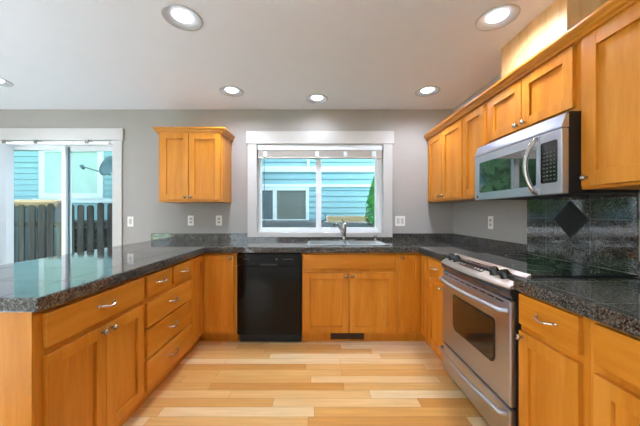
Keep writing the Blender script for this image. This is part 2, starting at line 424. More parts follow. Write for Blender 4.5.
# unseen windows added behind and beside the camera to let daylight in
def added_window(name, label, axis, w0, r, n):
    o = bpy.data.objects.new(name, None); C.objects.link(o)
    o.location = (r[0], w0, r[2]) if axis == 'x' else (w0, r[0], r[2])
    struct(o, label, 'window')
    def bx(m, a, b, c, d, p, q):
        if axis == 'x': m.box(a, b, w0+p, w0+q, c, d)
        else: m.box(w0+p, w0+q, a, b, c, d)
    m = MB(); f = 0.06
    bx(m, r[0], r[0]+f, r[2], r[3], -0.11, -0.03); bx(m, r[1]-f, r[1], r[2], r[3], -0.11, -0.03)
    bx(m, r[0]+f, r[1]-f, r[2], r[2]+f, -0.11, -0.03); bx(m, r[0]+f, r[1]-f, r[3]-f, r[3], -0.11, -0.03)
    for k in range(1, n):
        c = r[0]+(r[1]-r[0])*k/n; bx(m, c-0.04, c+0.04, r[2]+f, r[3]-f, -0.11, -0.03)
    m.build('window_frame', M['vinyl'], o)
    for k in range(n):
        a = r[0]+(r[1]-r[0])*k/n+0.05; b = r[0]+(r[1]-r[0])*(k+1)/n-0.05
        m = MB(); bx(m, a, b, r[2]+f-0.01, r[3]-f+0.01, -0.072, -0.068); m.build('pane', M['glass'], o)
added_window('added_window_2', 'unseen tall two pane window added for daylight, dining wall towards the rear', 'y', XL, WL, 2)
added_window('added_window_4', 'unseen narrow tall window added for daylight, dining wall towards the patio door', 'y', XL, WM, 1)
added_window('added_window_3', 'unseen two pane window added for daylight behind the camera', 'x', YF, WF, 2)
# skirting where the back wall is bare
mb = MB(); mb.box(-2.258, -1.70, YB-0.014, YB-0.001, 0, 0.11, 0.003); struct(mb.build('baseboard_back', M['trim']), 'white baseboard beside the patio door', 'baseboard')

# ------------------------------------------------------------------ recessed lights
def downlight(x, y, label, watt=1.0):
    t = thing('recessed_downlight', (x, y, ZC), label, 'ceiling light', 'recessed ceiling downlights')
    mb = MB()
    mb.lathe((x, y, ZC), (0, 0, 1), [(-0.001, 0.117), (-0.007, 0.114), (-0.007, 0.108), (0.004, 0.095), (0.009, 0.062), (0.020, 0.062), (0.020, 0.098), (-0.001, 0.1), (-0.001, 0.117)], 40, caps=False)
    mb.build('trim_ring', M['baffle'], t)
    mb = MB(); mb.lathe((x, y, ZC), (0, 0, 1), [(-0.006, 0.002), (-0.004, 0.03), (0.002, 0.050), (0.010, 0.061)], 32)
    mb.build('lens', M['lens'], t)
    ld = bpy.data.lights.new('lamp', 'SPOT'); lo = bpy.data.objects.new('lamp', ld); C.objects.link(lo); lo.parent = t
    lo.location = (0, 0, -0.016); ld.energy = LAMP_W*watt; ld.color = LAMP_COL[:3]; ld.shadow_soft_size = 0.05; ld.spot_size = math.radians(172); ld.spot_blend = 1.0
LBL = ['lit recessed downlight near the top left of the photo', 'lit recessed downlight near the top right, beside the wood chase',
       'lit recessed downlight above the left wall cabinet', 'lit recessed downlight in front of the right corner wall cabinets',
       'lit recessed downlight above the kitchen window', 'lit recessed downlight cut by the left edge, above the patio door',
       
       'unseen downlight added behind the camera, centre of the room', 'unseen downlight added behind the camera, by the right wall']
for (x, y), lb in zip(CANS, LBL): downlight(x, y, lb, 0.35 if y > 2.85 else 1.0)

# ------------------------------------------------------------------ cabinet parts in a run frame
class Run:
    """faces: outward direction of the run; u runs along the wall, o outward from the door-front plane"""
    def __init__(s, face, plane): s.f = face; s.p = plane
    def pt(s, u, o, z):
        if s.f == '-y': return (u, s.p-o, z)
        if s.f == '+x': return (s.p+o, u, z)
        if s.f == '-x': return (s.p-o, u, z)
    def out(s): return {'-y': (0,-1,0), '+x': (1,0,0), '-x': (-1,0,0)}[s.f]
    def box(s, mb, u0, u1, o0, o1, z0, z1, bev=0.0):
        a = s.pt(u0, o0, z0); b = s.pt(u1, o1, z1); mb.box(a[0], b[0], a[1], b[1], a[2], b[2], bev); return mb
    def along(s): return 'x' if s.f == '-y' else 'y'

def carcass(run, par, u0, u1, depth, z0=0.1, z1=CB, toe=0.05):
    mb = MB(); run.box(mb, u0, u1, -T, -T-depth, z0, z1, 0.001)
    if toe: run.box(mb, u0, u1, -T-toe, -T-depth+0.002, 0.0, z0)
    return mb.build('carcass', M['maple_z'], par)

def shaker(run, par, u0, u1, z0, z1, rail=0.058, name='door'):
    mb = MB(); b = 0.0018
    run.box(mb, u0, u0+rail, 0, -T, z0, z1, b); run.box(mb, u1-rail, u1, 0, -T, z0, z1, b)
    run.box(mb, u0+rail, u1-rail, 0, -T, z0, z0+rail, b); run.box(mb, u0+rail, u1-rail, 0, -T, z1-rail, z1, b)
    run.box(mb, u0+rail-0.004, u1-rail+0.004, -0.014, -T+0.001, z0+rail-0.004, z1-rail+0.004)
    return mb.build(name, M['maple_z'], par)

def slab(run, par, u0, u1, z0, z1, name='drawer_front'):
    mb = MB(); run.box(mb, u0, u1, 0, -T, z0, z1, 0.003)
    return mb.build(name, M['maple_'+run.along()], par)

def knob(run, par, u, z):
    mb = MB(); mb.lathe(run.pt(u, 0.0, z), run.out(), [(0, 0.008), (0.003, 0.007), (0.012, 0.005), (0.016, 0.009), (0.019, 0.0135), (0.024, 0.0145), (0.028, 0.011), (0.030, 0.004)], 16)
    k = mb.build('knob', M['nickel'], par); return k

def pull(run, par, u, z, half=0.048):
    pts = []
    for i in range(13):
        t = -1+2*i/12; o = 0.028*(1-abs(t)**4.0); pts.append(run.pt(u+half*t*(1.0), max(o, 0)+0.0, z-0.004*math.cos(t*math.pi)))
    mb = MB(); mb.tube(pts, [0.0055-0.0012*(1-abs(-1+2*i/12)) for i in range(13)], 8)
    for sgn in (-1, 1): mb.lathe(run.pt(u+half*sgn, 0, z+0.004), run.out(), [(0, 0.008), (0.004, 0.0075), (0.006, 0.005)], 12)
    return mb.build('handle', M['chrome'], par)

RL, RB, RR = Run('+x', LX), Run('-y', BY), Run('-x', RX)
Z_D0, Z_D1 = 0.108, 0.672      # door below drawer
Z_W0, Z_W1 = 0.700, 0.838      # top drawer

# peninsula, double-door cabinet
t = thing('base_cabinet', (-1.37, 1.38, 0), 'honey maple peninsula base cabinet with one wide drawer over two doors', 'cabinet', 'honey maple base cabinets')
mb = MB(); RL.box(mb, 1.055, 1.697, -T, -0.62, 0.1, CB, 0.001); RL.box(mb, 1.075, 1.697, -T-0.05, -0.60, 0, 0.1)
mb.build('carcass', M['maple_z'], t)
mb = MB(); mb.box(-1.695, LX-T+0.002, 1.04, 1.055, 0.0, CB, 0.001); mb.box(-1.135, LX-T+0.002, 1.034, 1.04, 0.0, CB, 0.001); mb.build('end_panel', M['maple_z'], t)
d = slab(RL, t, 1.075, 1.681, Z_W0, Z_W1); pull(RL, d, 1.378, 0.772)
d = shaker(RL, t, 1.075, 1.378, Z_D0, Z_D1); knob(RL, d, 1.35, 0.645)
d = shaker(RL, t, 1.382, 1.681, Z_D0, Z_D1); knob(RL, d, 1.41, 0.645)

# drawer bank
t = thing('drawer_cabinet', (-1.37, 2.01, 0), 'honey maple bank of five drawers between the peninsula doors and the inner corner', 'cabinet', 'honey maple base cabinets')
carcass(RL, t, 1.697, 2.328, 0.60)
for a, b, z0, z1 in ((1.713, 1.996, Z_W0, Z_W1), (2.035, 2.318, Z_W0, Z_W1), (1.713, 2.318, 0.512, 0.668), (1.713, 2.318, 0.318, 0.498), (1.713, 2.318, Z_D0, 0.304)):
    d = slab(RL, t, a, b, z0, z1); pull(RL, d, (a+b)/2, (z0+z1)/2+0.004)

# left inner corner cabinet: two hinged door leaves meeting at the corner
t = thing('corner_cabinet', (-1.35, 2.89, 0), 'honey maple corner base cabinet with two door leaves, left of the black dishwasher', 'cabinet', 'honey maple base cabinets')
mb = MB(); xs = [-1.695, LX-T, -0.752]; ys = [2.328, BY+T, YB-0.001]
mb.cells(xs, ys, lambda u, v: not (u > LX-T and v < BY+T), 0.1, CB, lambda u, v, w_: (u, v, w_))
xs = [-1.695, LX-T-0.05, -0.752]; ys = [2.328, BY+T+0.05, YB-0.001]
mb.cells(xs, ys, lambda u, v: not (u > LX-T-0.05 and v < BY+T+0.05), 0.0, 0.1, lambda u, v, w_: (u, v, w_))
mb.build('carcass', M['maple_z'], t)
shaker(RL, t, 2.338, 2.566, Z_D0, Z_W1, 0.05)
d = shaker(RB, t, -1.053, -0.780, Z_D0, Z_W1, 0.05); knob(RB, d, -0.806, 0.808)

# dishwasher
t = thing('dishwasher', (-0.449, 2.87, 0), 'glossy black built-in dishwasher left of the sink cabinet', 'dishwasher')
mb = MB(); mb.box(-0.746, -0.148, BY+0.02, YB-0.02, 0.10, 0.855, 0.002); mb.box(-0.736, -0.158, BY+0.06, YB-0.03, 0.0, 0.10); mb.build('tub', M['matte_black'], t)
mb = MB(); mb.box(-0.745, -0.149, BY-0.008, BY+0.0195, 0.097, 0.735, 0.004); dp = mb.build('door', M['dw_black'], t)
mb = MB(); mb.box(-0.745, -0.149, BY-0.016, BY+0.0195, 0.741, 0.853, 0.006); cp = mb.build('control_panel', M['dw_black'], t)
mb = MB()
for x0, x1, z0, z1 in ((-0.531, -0.371, 0.744, 0.757),): mb.box(x0, x1, BY-0.0165, BY-0.014, z0, z1)
mb.build('handle_recess', M['slot'], cp)
mb = MB()
x = -0.683
for wd in (0.008, 0.007, 0.008, 0.006, 0.007, 0.008, 0.007): mb.box(x, x+wd-0.002, BY-0.017, BY-0.0155, 0.797, 0.806); x += wd+0.001
mb.build('logo', M['grey_mark'], cp)
mb = MB(); mb.lathe((-0.376, BY-0.0155, 0.80), (0, -1, 0), [(0, 0.010), (0.002, 0.010)], 20); mb.build('dial', M['grey_mark'], cp)
for i in range(5): mb = MB(); mb.box(-0.316+0.02*i, -0.306+0.02*i, BY-0.017, BY-0.0155, 0.797+0.002*(i % 2), 0.803+0.002*(i % 2)); mb.build('button', M['grey_mark'], cp)

# sink cabinet
t = thing('sink_cabinet', (0.28, 2.89, 0), 'honey maple sink base cabinet with false drawer front and two doors under the window', 'cabinet', 'honey maple base cabinets')
mb = MB(); x0, x1 = -0.142, 0.748
RB.box(mb, x0, x1, -T, -T-0.02, 0.1, CB); RB.box(mb, x0, x0+0.018, -T-0.02, -0.628, 0.1, CB); RB.box(mb, x1-0.018, x1, -T-0.02, -0.628, 0.1, CB)
RB.box(mb, x0+0.018, x1-0.018, -T-0.02, -0.628, 0.1, 0.118); RB.box(mb, x0, x1, -T-0.05, -T-0.065, 0, 0.1)
mb.build('carcass', M['maple_z'], t)
slab(RB, t, -0.127, 0.727, Z_W0+0.008, Z_W1+0.006, 'false_front')
d = shaker(RB, t, -0.122, 0.296, Z_D0, Z_D1); knob(RB, d, 0.271, 0.640)
d = shaker(RB, t, 0.304, 0.727, Z_D0, Z_D1); knob(RB, d, 0.329, 0.640)
v = thing('toe_kick_vent', (0.29, BY+T+0.05, 0.02), 'brown metal floor register in the toe kick under the sink cabinet', 'vent')
mb = MB(); yv = BY+T+0.05
mb.box(0.128, 0.452, yv-0.006, yv-0.0005, 0.018, 0.088, 0.002); mb.build('frame', M['vent_brown'], v)
for a, b in ((0.143, 0.282), (0.298, 0.437)):
    mb = MB(); mb.box(a, b, yv-0.0075, yv-0.006, 0.030, 0.076)
    g = mb.build('opening', M['matte_black'], v)
    mb = MB()
    for k in range(4): mb.box(a, b, yv-0.0095, yv-0.0076, 0.036+0.011*k, 0.039+0.011*k)
    mb.build('louvre', M['vent_brown'], g)

# right inner corner cabinet
t = thing('corner_cabinet', (1.25, 2.89, 0), 'honey maple corner base cabinet with narrow door leaves, right of the sink cabinet', 'cabinet', 'honey maple base cabinets')
mb = MB(); xs = [0.748, RX+T, XR-0.001]; ys = [2.415, BY+T, YB-0.001]
mb.cells(xs, ys, lambda u, v_: not (u < RX+T and v_ < BY+T), 0.1, CB, lambda u, v_, w_: (u, v_, w_))
xs = [0.748, RX+T+0.05, XR-0.001]; ys = [2.415, BY+T+0.05, YB-0.001]
mb.cells(xs, ys, lambda u, v_: not (u < RX+T+0.05 and v_ < BY+T+0.05), 0.0, 0.1, lambda u, v_, w_: (u, v_, w_))
mb.build('carcass', M['maple_z'], t)
d = shaker(RB, t, 0.770, 0.966, Z_D0, Z_W1, 0.05); knob(RB, d, 0.796, 0.808)
shaker(RR, t, 2.425, 2.566, Z_D0, Z_W1, 0.045)

# narrow cabinet left of the range
t = thing('base_cabinet', (1.28, 2.26, 0), 'narrow honey maple base cabinet with drawer and door, far side of the range', 'cabinet', 'honey maple base cabinets')
carcass(RR, t, 2.094, 2.415, 0.59)
d = slab(RR, t, 2.108, 2.405, Z_W0, Z_W1); pull(RR, d, 2.264, 0.772)
d = shaker(RR, t, 2.108, 2.405, Z_D0, Z_D1, 0.052); knob(RR, d, 2.136, 0.640)

# near cabinets right of the range
t = thing('base_cabinet', (1.28, 1.17, 0), 'honey maple base cabinet with chrome pull, directly beside the near side of the range', 'cabinet', 'honey maple base cabinets')
carcass(RR, t, 0.994, 1.334, 0.59)
d = slab(RR, t, 1.022, 1.324, Z_W0, Z_W1+0.006); pull(RR, d, 1.165, 0.772)
d = shaker(RR, t, 1.022, 1.324, Z_D0, Z_D1-0.004); knob(RR, d, 1.30, 0.644)
t = thing('base_cabinet', (1.28, 0.67, 0), 'honey maple base cabinet cut by the right edge of the photo', 'cabinet', 'honey maple base cabinets')
carcass(RR, t, 0.35, 0.994, 0.59)
d = slab(RR, t, 0.365, 0.966, Z_W0, Z_W1+0.006); pull(RR, d, 0.665, 0.772)
d = shaker(RR, t, 0.668, 0.966, Z_D0, Z_D1-0.004); knob(RR, d, 0.696, 0.644)
d = shaker(RR, t, 0.365, 0.664, Z_D0, Z_D1-0.004); knob(RR, d, 0.636, 0.644)

# ------------------------------------------------------------------ worktops
SX0, SX1, SY0, SY1 = -0.10, 0.70, 2.645, 3.125   # sink rim
CE_L, CE_B, CE_R = -1.035, 2.547, 0.950
t = thing('worktop', (0, 3.0, CB), 'dark granite tile worktop running round peninsula, window wall and far side of the range', 'worktop')
xs = [-1.92, CE_L, SX0+0.02, SX1-0.02, CE_R, XR-0.002]; ys = [1.018, 2.0935, CE_B, SY0+0.02, SY1-0.02, YB-0.002]
def in_top(u, v_):
    if SX0+0.02 < u < SX1-0.02 and SY0+0.02 < v_ < SY1-0.02: return False
    if v_ > CE_B: return True
    if u < CE_L: return True
    return u > CE_R and v_ > 2.0935
mb = MB(); mb.cells(xs, ys, in_top, CB, CT, lambda u, v_, w_: (u, v_, w_))
top = mb.build('countertop', M['granite'], t)
bv = top.modifiers.new('edge', 'BEVEL'); bv.width = 0.006; bv.segments = 2; bv.limit_method = 'ANGLE'
mb = MB()
mb.box(-1.92, -0.805, YB-0.018, YB-0.002, CT, 0.993, 0.002); mb.box(0.875, XR-0.004, YB-0.018, YB-0.002, CT, 0.993, 0.002)
mb.box(-0.805, 0.875, YB-0.018, YB-0.002, CT, 0.950); mb.box(XR-0.018, XR-0.002, 2.062, YB-0.018, CT, 0.993, 0.002)
mb.build('upstand', M['granite'], t)
t = thing('worktop', (1.27, 0.85, CB), 'dark granite tile worktop on the near side of the range', 'worktop')
mb = MB(); mb.box(CE_R, XR-0.002, 0.33, 1.335, CB, CT, 0.005); mb.build('countertop', M['granite'], t)
mb = MB(); mb.box(XR-0.018, XR-0.002, 0.33, 1.350, CT, 0.993, 0.002); mb.build('upstand', M['granite'], t)

# tiled panel behind the range, with a diamond inset
t = thing('backsplash', (XR-0.006, 1.707, 0.92), 'polished granite tile backsplash with a diamond inset behind the range', 'backsplash')
mb = MB(); mb.box(XR-0.012, XR-0.002, 1.353, 2.060, 0.93, 1.335); mb.build('tile_field', M['granite_wall'], t)
mb = MB(); r = 0.119
mb.prism([(XR-0.012, 1.707+r, 1.19), (XR-0.012, 1.707, 1.19+r), (XR-0.012, 1.707-r, 1.19), (XR-0.012, 1.707, 1.19-r)], (-0.0012, 0, 0)); mb.build('grout_edge', M['matte_black'], t)
mb = MB(); r = 0.107
mb.prism([(XR-0.0130, 1.707+r, 1.19), (XR-0.0130, 1.707, 1.19+r), (XR-0.0130, 1.707-r, 1.19), (XR-0.0130, 1.707, 1.19-r)], (-0.002, 0, 0)); mb.build('diamond_tile', M['granite_plain'], t)

# ------------------------------------------------------------------ sink, faucet, soap dispenser
t = thing('sink', ((SX0+SX1)/2, (SY0+SY1)/2, CT), 'stainless double bowl drop-in sink in the granite worktop', 'sink')
xm = (SX0+SX1)/2; yk = SY1-0.085
holes = [(SX0+0.035, xm-0.018, SY0+0.035, yk), (xm+0.018, SX1-0.035, SY0+0.035, yk)]
mb = MB()
xs = sorted({SX0, SX1, *[h[0] for h in holes], *[h[1] for h in holes]}); ys = [SY0, SY0+0.035, yk, SY1]
mb.cells(xs, ys, lambda u, v_: not any(inrect(u, v_, h) for h in holes), CT+0.0005, CT+0.007, lambda u, v_, w_: (u, v_, w_))
mb.build('rim', M['sink_steel'], t)
for h in holes:
    mb = MB(); zb = CT-0.17; a, b, c, e = h; g = 0.02
    topv = [(a, c, CT+0.006), (b, c, CT+0.006), (b, e, CT+0.006), (a, e, CT+0.006)]
    botv = [(a+g, c+g, zb), (b-g, c+g, zb), (b-g, e-g, zb), (a+g, e-g, zb)]
    A = [mb.bm.verts.new(p) for p in topv]; B = [mb.bm.verts.new(p) for p in botv]
    for i in range(4): mb.bm.faces.new((A[i], A[(i+1) % 4], B[(i+1) % 4], B[i]))
    mb.bm.faces.new(B)
    bo = mb.build('bowl', M['sink_steel'], t)
    sd = bo.modifiers.new('thick', 'SOLIDIFY'); sd.thickness = 0.002; sd.offset = 0
    mb = MB(); mb.lathe(((a+b)/2, (c+e)/2, zb+0.001), (0, 0, 1), [(0, 0.045), (0.004, 0.042), (0.003, 0.03), (0.001, 0.012)], 20)
    mb.build('drain', M['chrome'], bo)
fx, fy, fz = 0.305, 3.082, CT+0.007
t = thing('faucet', (fx, fy, fz), 'brushed nickel single lever pull-out faucet behind the sink', 'faucet')
mb = MB(); mb.box(fx-0.125, fx+0.125, fy-0.028, fy+0.028, fz, fz+0.008, 0.003); mb.build('deck_plate', M['nickel'], t)
mb = MB(); mb.lathe((fx, fy, fz+0.008), (0, 0, 1), [(0, 0.028), (0.01, 0.025), (0.05, 0.023), (0.12, 0.026), (0.165, 0.027), (0.185, 0.020), (0.192, 0.006)], 20); mb.build('body', M['nickel'], t)
mb = MB(); P0 = [(fx-0.005, fy-0.01, fz+0.055), (fx-0.03, fy-0.045, fz+0.11), (fx-0.06, fy-0.09, fz+0.16), (fx-0.085, fy-0.135, fz+0.190), (fx-0.105, fy-0.17, fz+0.196), (fx-0.12, fy-0.195, fz+0.180)]
mb.tube(P0, [0.017, 0.017, 0.0165, 0.017, 0.019, 0.019], 14); mb.build('spout', M['nickel'], t)
mb = MB(); mb.tube([(fx, fy, fz+0.19), (fx-0.012, fy+0.005, fz+0.215), (fx-0.03, fy-0.02, fz+0.245)], [0.010, 0.008, 0.007], 10); mb.build('lever', M['nickel'], t)
t = thing('soap_dispenser', (0.655, 3.085, fz), 'small nickel soap dispenser at the right rear of the sink', 'soap dispenser')
mb = MB(); mb.lathe((0.655, 3.085, fz), (0, 0, 1), [(0, 0.022), (0.006, 0.021), (0.01, 0.014), (0.035, 0.013), (0.04, 0.017), (0.055, 0.017), (0.06, 0.008)], 16); mb.build('base', M['nickel'], t)
mb = MB(); mb.tube([(0.655, 3.085, fz+0.052), (0.64, 3.06, fz+0.056), (0.628, 3.04, fz+0.048)], 0.006, 8); mb.build('nozzle', M['nickel'], t)

# ------------------------------------------------------------------ range
Y0, Y1 = 1.345, 2.086; XF = 0.948
t = thing('range', (1.25, (Y0+Y1)/2, 0), 'stainless slide-in electric range with black glass cooktop', 'range')
mb = MB(); mb.box(XF+0.030, XR-0.02, Y0+0.002, Y1-0.002, 0.06, 0.912, 0.002); mb.box(XF+0.07, XR-0.05, Y0+0.03, Y1-0.03, 0.0, 0.06); mb.build('body', M['matte_black'], t)
mb = MB(); mb.box(1.045, XR-0.016, Y0-0.006, Y1+0.006, 0.9165, 0.926, 0.002); ck = mb.build('cooktop', M['glass_black'], t)
for (cx, cy, rr) in ((1.20, 1.53, 0.095), (1.20, 1.92, 0.075), (1.43, 1.53, 0.075), (1.43, 1.92, 0.095)):
    mb = MB(); mb.lathe((cx, cy, 0.9261), (0, 0, 1), [(0, rr), (0.0004, rr), (0.0004, rr-0.003), (0, rr-0.003)], 40, caps=False)
    mb.build('burner_ring', M['grey_mark'], ck)
# console: sloping satin top and dark front band, both bowed outward in plan
def bow(y): q = (y-(Y0+Y1)/2)/((Y1-Y0)/2); return 0.030*(1-q*q)
def sweep(prof, n=18, smooth=False):
    m = MB(); rings = []
    for i in range(n+1):
        y = Y0+(Y1-Y0)*i/n
        rings.append([m.bm.verts.new((px-k*bow(y), y, pz)) for px, pz, k in prof])
    for A, B in zip(rings, rings[1:]):
        for i in range(len(prof)):
            j = (i+1) % len(prof); f = m.bm.faces.new((A[i], A[j], B[j], B[i]))
    m.bm.faces.new(rings[0][::-1]); m.bm.faces.new(rings[-1]); return m
m = sweep([(1.048, 0.928, 0), (0.950, 0.872, 1), (0.942, 0.862, 1), (0.944, 0.856, 1), (0.975, 0.856, 1), (1.048, 0.900, 0)])
con = m.build('control_console', M['warm_steel'], t)
m = sweep([(0.948, 0.856, 1), (0.944, 0.838, 1), (0.951, 0.818, 1), (0.962, 0.804, 1), (0.985, 0.802, 0), (0.985, 0.856, 0)])
m.build('front_band', M['charcoal'], t)
def con_pt(y, s_, lift=0.0):   # point on the sloping top, s_ 0 at back .. 1 at the front
    x = 1.048+(0.950-bow(y)-1.048)*s_; z = 0.928+(0.872-0.928)*s_
    nv = Vector((-(0.928-0.872), 0, 1.048-0.950)).normalized()
    return Vector((x, y, z))+nv*lift, nv
for y in (2.010, 1.930, 1.520, 1.440):
    p, nv = con_pt(y, 0.52); mb = MB(); mb.lathe(p, nv, [(0, 0.030), (0.003, 0.030), (0.005, 0.026), (0.030, 0.023), (0.033, 0.018)], 20)
    kn = mb.build('knob', M['black'], con)
    mb = MB(); q = p+nv*0.033; mb.box(q.x-0.004, q.x+0.004, q.y-0.016, q.y+0.016, q.z-0.003, q.z+0.005, 0.002); mb.build('grip', M['black'], kn)
def quad_on(m, y0, y1, s0, s1, lift, n=6):
    for i in range(n):
        a = y0+(y1-y0)*i/n; b = y0+(y1-y0)*(i+1)/n
        P = [con_pt(a, s0, lift)[0], con_pt(b, s0, lift)[0], con_pt(b, s1, lift)[0], con_pt(a, s1, lift)[0]]
        B = [con_pt(a, s0, 0)[0], con_pt(b, s0, 0)[0], con_pt(b, s1, 0)[0], con_pt(a, s1, 0)[0]]
        V = [m.bm.verts.new(p_) for p_ in P]; Wv = [m.bm.verts.new(p_) for p_ in B]
        m.bm.faces.new(V)
        for k in range(4): m.bm.faces.new((V[k], V[(k+1) % 4], Wv[(k+1) % 4], Wv[k]))
m = MB(); quad_on(m, 1.60, 1.86, 0.24, 0.76, 0.0015); dsp = m.build('control_panel', M['display'], con)
for y0 in (1.61, 1.64, 1.67, 1.80, 1.83):
    for s0 in (0.3, 0.45, 0.6):
        m = MB(); quad_on(m, y0, y0+0.016, s0, s0+0.07, 0.0022, 1); m.build('button', M['mark'], dsp)
m = MB(); quad_on(m, 1.70, 1.78, 0.28, 0.5, 0.0022, 2); m.build('display', M['glass_black'], dsp)
# oven door
mb = MB(); yw0, yw1, zw0, zw1 = 1.475, 1.905, 0.435, 0.655
yd0, yd1, zd0, zd1 = Y0+0.004, Y1-0.004, 0.272, 0.796
mb.box(XF, XF+0.0295, yd0, yd1, zd0, zd1, 0.006)
dr = mb.build('oven_door', M['steel'], t)
def rounded(y0, y1, z0, z1, r0, r1, x, dx):
    pts = []
    for cy, cz, r_, a0 in ((y1-r1, z1-r1, r1, 0), (y0+r1, z1-r1, r1, 90), (y0+r0, z0+r0, r0, 180), (y1-r0, z0+r0, r0, 270)):
        for k in range(7):
            a = math.radians(a0+15*k); pts.append((x, cy+r_*math.cos(a), cz+r_*math.sin(a)))
    m = MB(); m.prism(pts, (dx, 0, 0)); return m
rounded(yw0-0.012, yw1+0.012, zw0-0.012, zw1+0.012, 0.045, 0.02, XF+0.001, -0.0025).build('window_border', M['matte_black'], dr)
rounded(yw0, yw1, zw0, zw1, 0.036, 0.012, XF-0.001, -0.002).build('window', M['oven_glass'], dr)
mb = MB()
for i in range(9):
    a = yd0+0.05+i*0.073; mb.box(XF-0.001, XF+0.002, a, a+0.06, 0.776, 0.784)
mb.build('vent_slot', M['matte_black'], dr)
def bar(par, z, y0, y1, out_, droop=0.0):
    pts = [(XF+0.002, y0, z)]
    for i in range(15):
        q = -1+2*i/14; pts.append((XF-0.030-out_*(1-q*q), y0+0.012+(y1-y0-0.024)*i/14, z-droop*(1-q*q)))
    pts.append((XF+0.002, y1, z))
    m = MB(); m.tube(pts, 0.0125, 12); return m.build('handle', M['steel'], par)
bar(dr, 0.742, yd0+0.025, yd1-0.015, 0.028, 0.0)
mb = MB(); mb.box(XF, XF+0.0295, yd0, yd1, 0.062, 0.258, 0.006); dw = mb.build('warming_drawer', M['steel'], t)
bar(dw, 0.228, yd0+0.025, yd1-0.015, 0.028, 0.0)

# ------------------------------------------------------------------ wall cabinets
UX = 1.275; RU = Run('-x', UX); UD = XR-0.002-UX-T
def upper(label, u0, u1, z0, z1, loc):
    t_ = thing('wall_cabinet', loc, label, 'cabinet', 'honey maple wall cabinets')
    mb = MB(); RU.box(mb, u0, u1, -T, -T-UD, z0, z1, 0.001); mb.build('carcass', M['maple_z'], t_)
    return t_
UZ0, UZ1 = 1.352, 2.10
t = upper('honey maple wall cabinet with two doors in the right back corner', 2.418, YB-0.002, UZ0, UZ1, (1.43, 2.81, UZ0))
d = shaker(RU, t, 2.825, 3.165, UZ0+0.022, 2.062); knob(RU, d, 2.852, UZ0+0.05)
d = shaker(RU, t, 2.430, 2.808, UZ0+0.022, 2.062); knob(RU, d, 2.780, UZ0+0.05)
t = upper('honey maple single door wall cabinet beside the far end of the microwave', 2.098, 2.418, UZ0, UZ1, (1.43, 2.25, UZ0))
d = shaker(RU, t, 2.075+0.03, 2.405, UZ0+0.022, 2.062); knob(RU, d, 2.135, UZ0+0.05)
t = upper('short honey maple wall cabinet with two doors over the microwave', 1.345, 2.098, 1.735, UZ1, (1.43, 1.72, 1.735))
d = shaker(RU, t, 1.722, 2.052, 1.757, 2.066); knob(RU, d, 1.75, 1.785)
d = shaker(RU, t, 1.373, 1.712, 1.757, 2.066); knob(RU, d, 1.685, 1.785)
t = upper('large honey maple wall cabinet at the right edge, near side of the microwave', 0.62, 1.345, UZ0-0.008, UZ1, (1.43, 0.98, UZ0))
d = shaker(RU, t, 0.86, 1.328, UZ0+0.006, 2.072, 0.07); knob(RU, d, 1.30, UZ0+0.045)
d = shaker(RU, t, 0.63, 0.85, UZ0+0.006, 2.072, 0.06); knob(RU, d, 0.66, UZ0+0.045)
# crown along the right run
def crown_prof(p, sgn=1): return [(0.0, 2.072), (0.012, 2.072), (0.014, 2.085), (0.022, 2.092), (0.026, 2.105), (0.036, 2.116), (0.039, 2.120), (0.039, 2.134), (0.0, 2.134)]
mb = MB(); mb.prism([(UX+0.005-o, 0.62, z) for o, z in crown_prof(0)], (0, YB-0.002-0.62, 0))
tag(mb.build('crown_moulding', M['maple_y']), 'long honey maple crown moulding along the top of the right wall cabinets', 'moulding')
t = thing('duct_chase', (1.46, 1.75, UZ1), 'plain birch boxed duct chase between the right wall cabinets and ceiling', 'duct cover')
mb = MB(); mb.box(1.35, XR-0.002, 1.485, 2.017, UZ1+0.001, ZC-0.001, 0.001); mb.build('panel', M['ply'], t)

# left wall cabinet on the back wall
UYF = 2.870; RW = Run('-y', UYF); t = thing('wall_cabinet', (-1.327, 3.05, 1.346), 'honey maple wall cabinet with two doors left of the kitchen window', 'cabinet', 'honey maple wall cabinets')
mb = MB(); RW.box(mb, -1.662, -0.995, -T, -(YB-0.002-UYF), 1.346, 2.10, 0.001); mb.build('carcass', M['maple_z'], t)
d = shaker(RW, t, -1.632, -1.345, 1.368, 2.062); knob(RW, d, -1.372, 1.398)
d = shaker(RW, t, -1.338, -1.010, 1.368, 2.062); knob(RW, d, -1.312, 1.398)
mb = MB(); pr = crown_prof(0); rings = []
x0, x1, yf, yb = -1.662, -0.995, UYF+T-0.005, YB-0.002
for pos in ('wl', 'fl', 'fr', 'wr'):
    ring = []
    for o, z in pr:
        x = x0-o if pos in ('wl', 'fl') else x1+o; y = yb if pos in ('wl', 'wr') else yf-o
        ring.append(mb.bm.verts.new((x, y, z-0.012)))
    rings.append(ring)
for A, B in zip(rings, rings[1:]):
    for i in range(len(pr)):
        j = (i+1) % len(pr); mb.bm.faces.new((A[i], A[j], B[j], B[i]))
mb.bm.faces.new(rings[0]); mb.bm.faces.new(rings[-1])
mb.build('crown', M['maple_x'], t)

